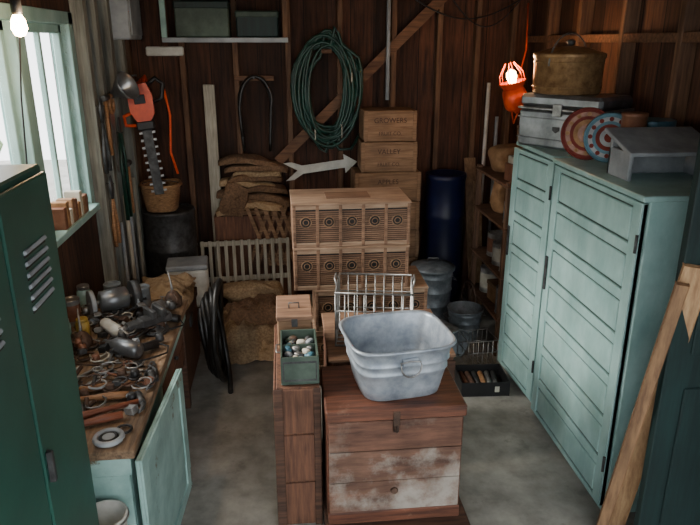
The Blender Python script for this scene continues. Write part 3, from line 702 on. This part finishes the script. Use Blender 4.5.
t=M(); t.lathe([(.18,0),(.195,.01),(.2,.2),(.207,.21),(.207,.225),(.2,.23),(.1,.26),(.02,.27)],COPPER,seg=36)
t.lathe([(.01,.27),(.02,.28),(.025,.295),(.01,.305)],IRON,seg=12)
t.tube([(.205*math.cos(a),0,.16+.18*math.sin(a)) for a in [pi*k/16 for k in range(17)]],.005,STEEL,6)
for z in (.04,.18): t.ring((0,0,z),.199,.004,COPPER,n=32)
t.done('brass_canning_pot',(1.69,3.86,CZ+.312),(0,0,.6))
def tray(x,y,r,m1,m2,m3,rz,name):
    t=M(); t.lathe([(r,0),(r+.004,-.012),(r*.98,-.02),(r*.94,-.008)],m1,axis='Y',seg=36)
    t.lathe([(r*.93,-.010),(r*.93,-.012)],m1,axis='Y',seg=36)
    for q,mm in ((.85,m2),(.68,m1),(.55,m3),(.38,m2),(.2,m3)): t.lathe([(r*q,-.012),(r*q,-.0125-.002*(1-q)-.001)],mm,axis='Y',seg=32)
    for k in range(12):
        a=2*pi*k/12; t.lathe([(.012,-.0135),(.012,-.0155)],m3,(r*.76*math.cos(a),0,r*.76*math.sin(a)),axis='Y',seg=8)
    t.done(name,(x,y,CZ+r+.002),(-.16,0,rz))
tray(1.62,3.37,.135,INKR,TIN,KRAFT,-.35,'round_tray'); tray(1.70,3.28,.125,TEALB,GREYP,INKR,-.6,'round_tray')
t=M(); t.lathe([(.06,0),(.062,.005),(.06,.01),(.06,.25),(.063,.255),(.063,.27),(.055,.272)],TIN,seg=24); t.lathe([(.0605,.06),(.0605,.18)],BOXW,cap0=False,cap1=False,seg=24); t.done('tall_tin',(1.74,3.13,CZ))
t=M(); t.lathe([(.11,0),(.112,.006),(.11,.01),(.11,.19),(.114,.192),(.114,.22),(.11,.225)],TEALB,seg=28); t.lathe([(.1108,.05),(.1108,.12)],RED,cap0=False,cap1=False,seg=28); t.lathe([(.1112,.07),(.1112,.1)],PAPER,cap0=False,cap1=False,seg=28); t.done('round_tin',(1.90,3.24,CZ))
t=M(); t.box(-.22,.22,-.14,.14,.155,.175,GREYP,.004,rot=(.3,0,0)); t.box(-.2,-.18,-.1,.1,0,.13,GREYP).box(.18,.2,-.1,.1,0,.13,GREYP).box(-.2,.2,.08,.1,0,.17,GREYP)
t.done('grey_wooden_stand',(1.75,2.88,CZ),(0,0,.0))
t=M().box(-.05,.05,-.06,.06,0,.1,BOXW,.003).box(-.053,.053,-.063,.063,.085,.1,CRATE,.002); o=t.done('small_crate',(1.54,4.01,CZ),(0,0,.1)); label(o,'Wa',.05,(0,-.0605,.045),(pi/2,0,0),INK)
t=M(); t.lathe([(.02,-.02),(.03,0),(.06,.03),(.085,.07),(.09,.075),(.085,.08),(.055,.035),(.02,.005)],ORANGE,seg=24)
for k in range(6): a=k*pi/3; t.tube([(.085*math.cos(a),.085*math.sin(a),.075),(.08*math.cos(a),.08*math.sin(a),.13),(.03*math.cos(a),.03*math.sin(a),.2)],.0035,ORANGE,5)
t.lathe([(.012,.0),(.02,.06),(.034,.11),(.03,.14),(.001,.16)],BULB2,seg=16)
t.rod((0,0,-.02),(0,0,-.13),.022,ORANGE,.018)
t.blob((0,0,-.03),(.075,.075,.085),ORANGE,.01,10,3,5)
t.tube([(0,0,-.13),(-.02,.05,-.2),(0,.12,-.15),(.1,.25,.0),(.3,.5,.2),(.45,.73,.5)],.006,ORANGE,6)
t.done('orange_work_light',(1.53,4.3,1.88),(.0,-.25,0))
pt('worklight_light',(1.48,4.2,2.1),12,(1,.58,.3))
M().bar((1.47,2.36,.01),(1.5,2.115,1.42),.10,.02,PLANK,up=(-.4,-1,0)).bar((1.375,2.3,.01),(1.44,2.1,1.36),.045,.02,PLANKD,up=(-.4,-1,0)).world('leaning_planks')

# ------------------------------------------------------------ light: overcast sky + hazy sun coming through the left window
wd=D.worlds.new('sky'); scn.world=wd; wd.use_nodes=True
bg=wd.node_tree.nodes['Background']; bg.inputs[0].default_value=(.95,.98,1,1); bg.inputs[1].default_value=5.0
sl=D.lights.new('hazy_sun','SUN'); sl.energy=16; sl.angle=math.radians(40); sl.color=(1,.96,.88)
so=D.objects.new('hazy_sun',sl); scn.collection.objects.link(so)
so.rotation_euler=Vector((-1,.05,.62)).to_track_quat('Z','Y').to_euler(); so.location=(-6,3,6)

cam=D.cameras.new('camera'); co=D.objects.new('camera',cam); scn.collection.objects.link(co)
co.location=(0,0,2.2); co.rotation_euler=(math.radians(90-18.7),0,math.radians(-5.8))
cam.sensor_width=36; cam.lens=33.43; cam.clip_start=.05
scn.camera=co
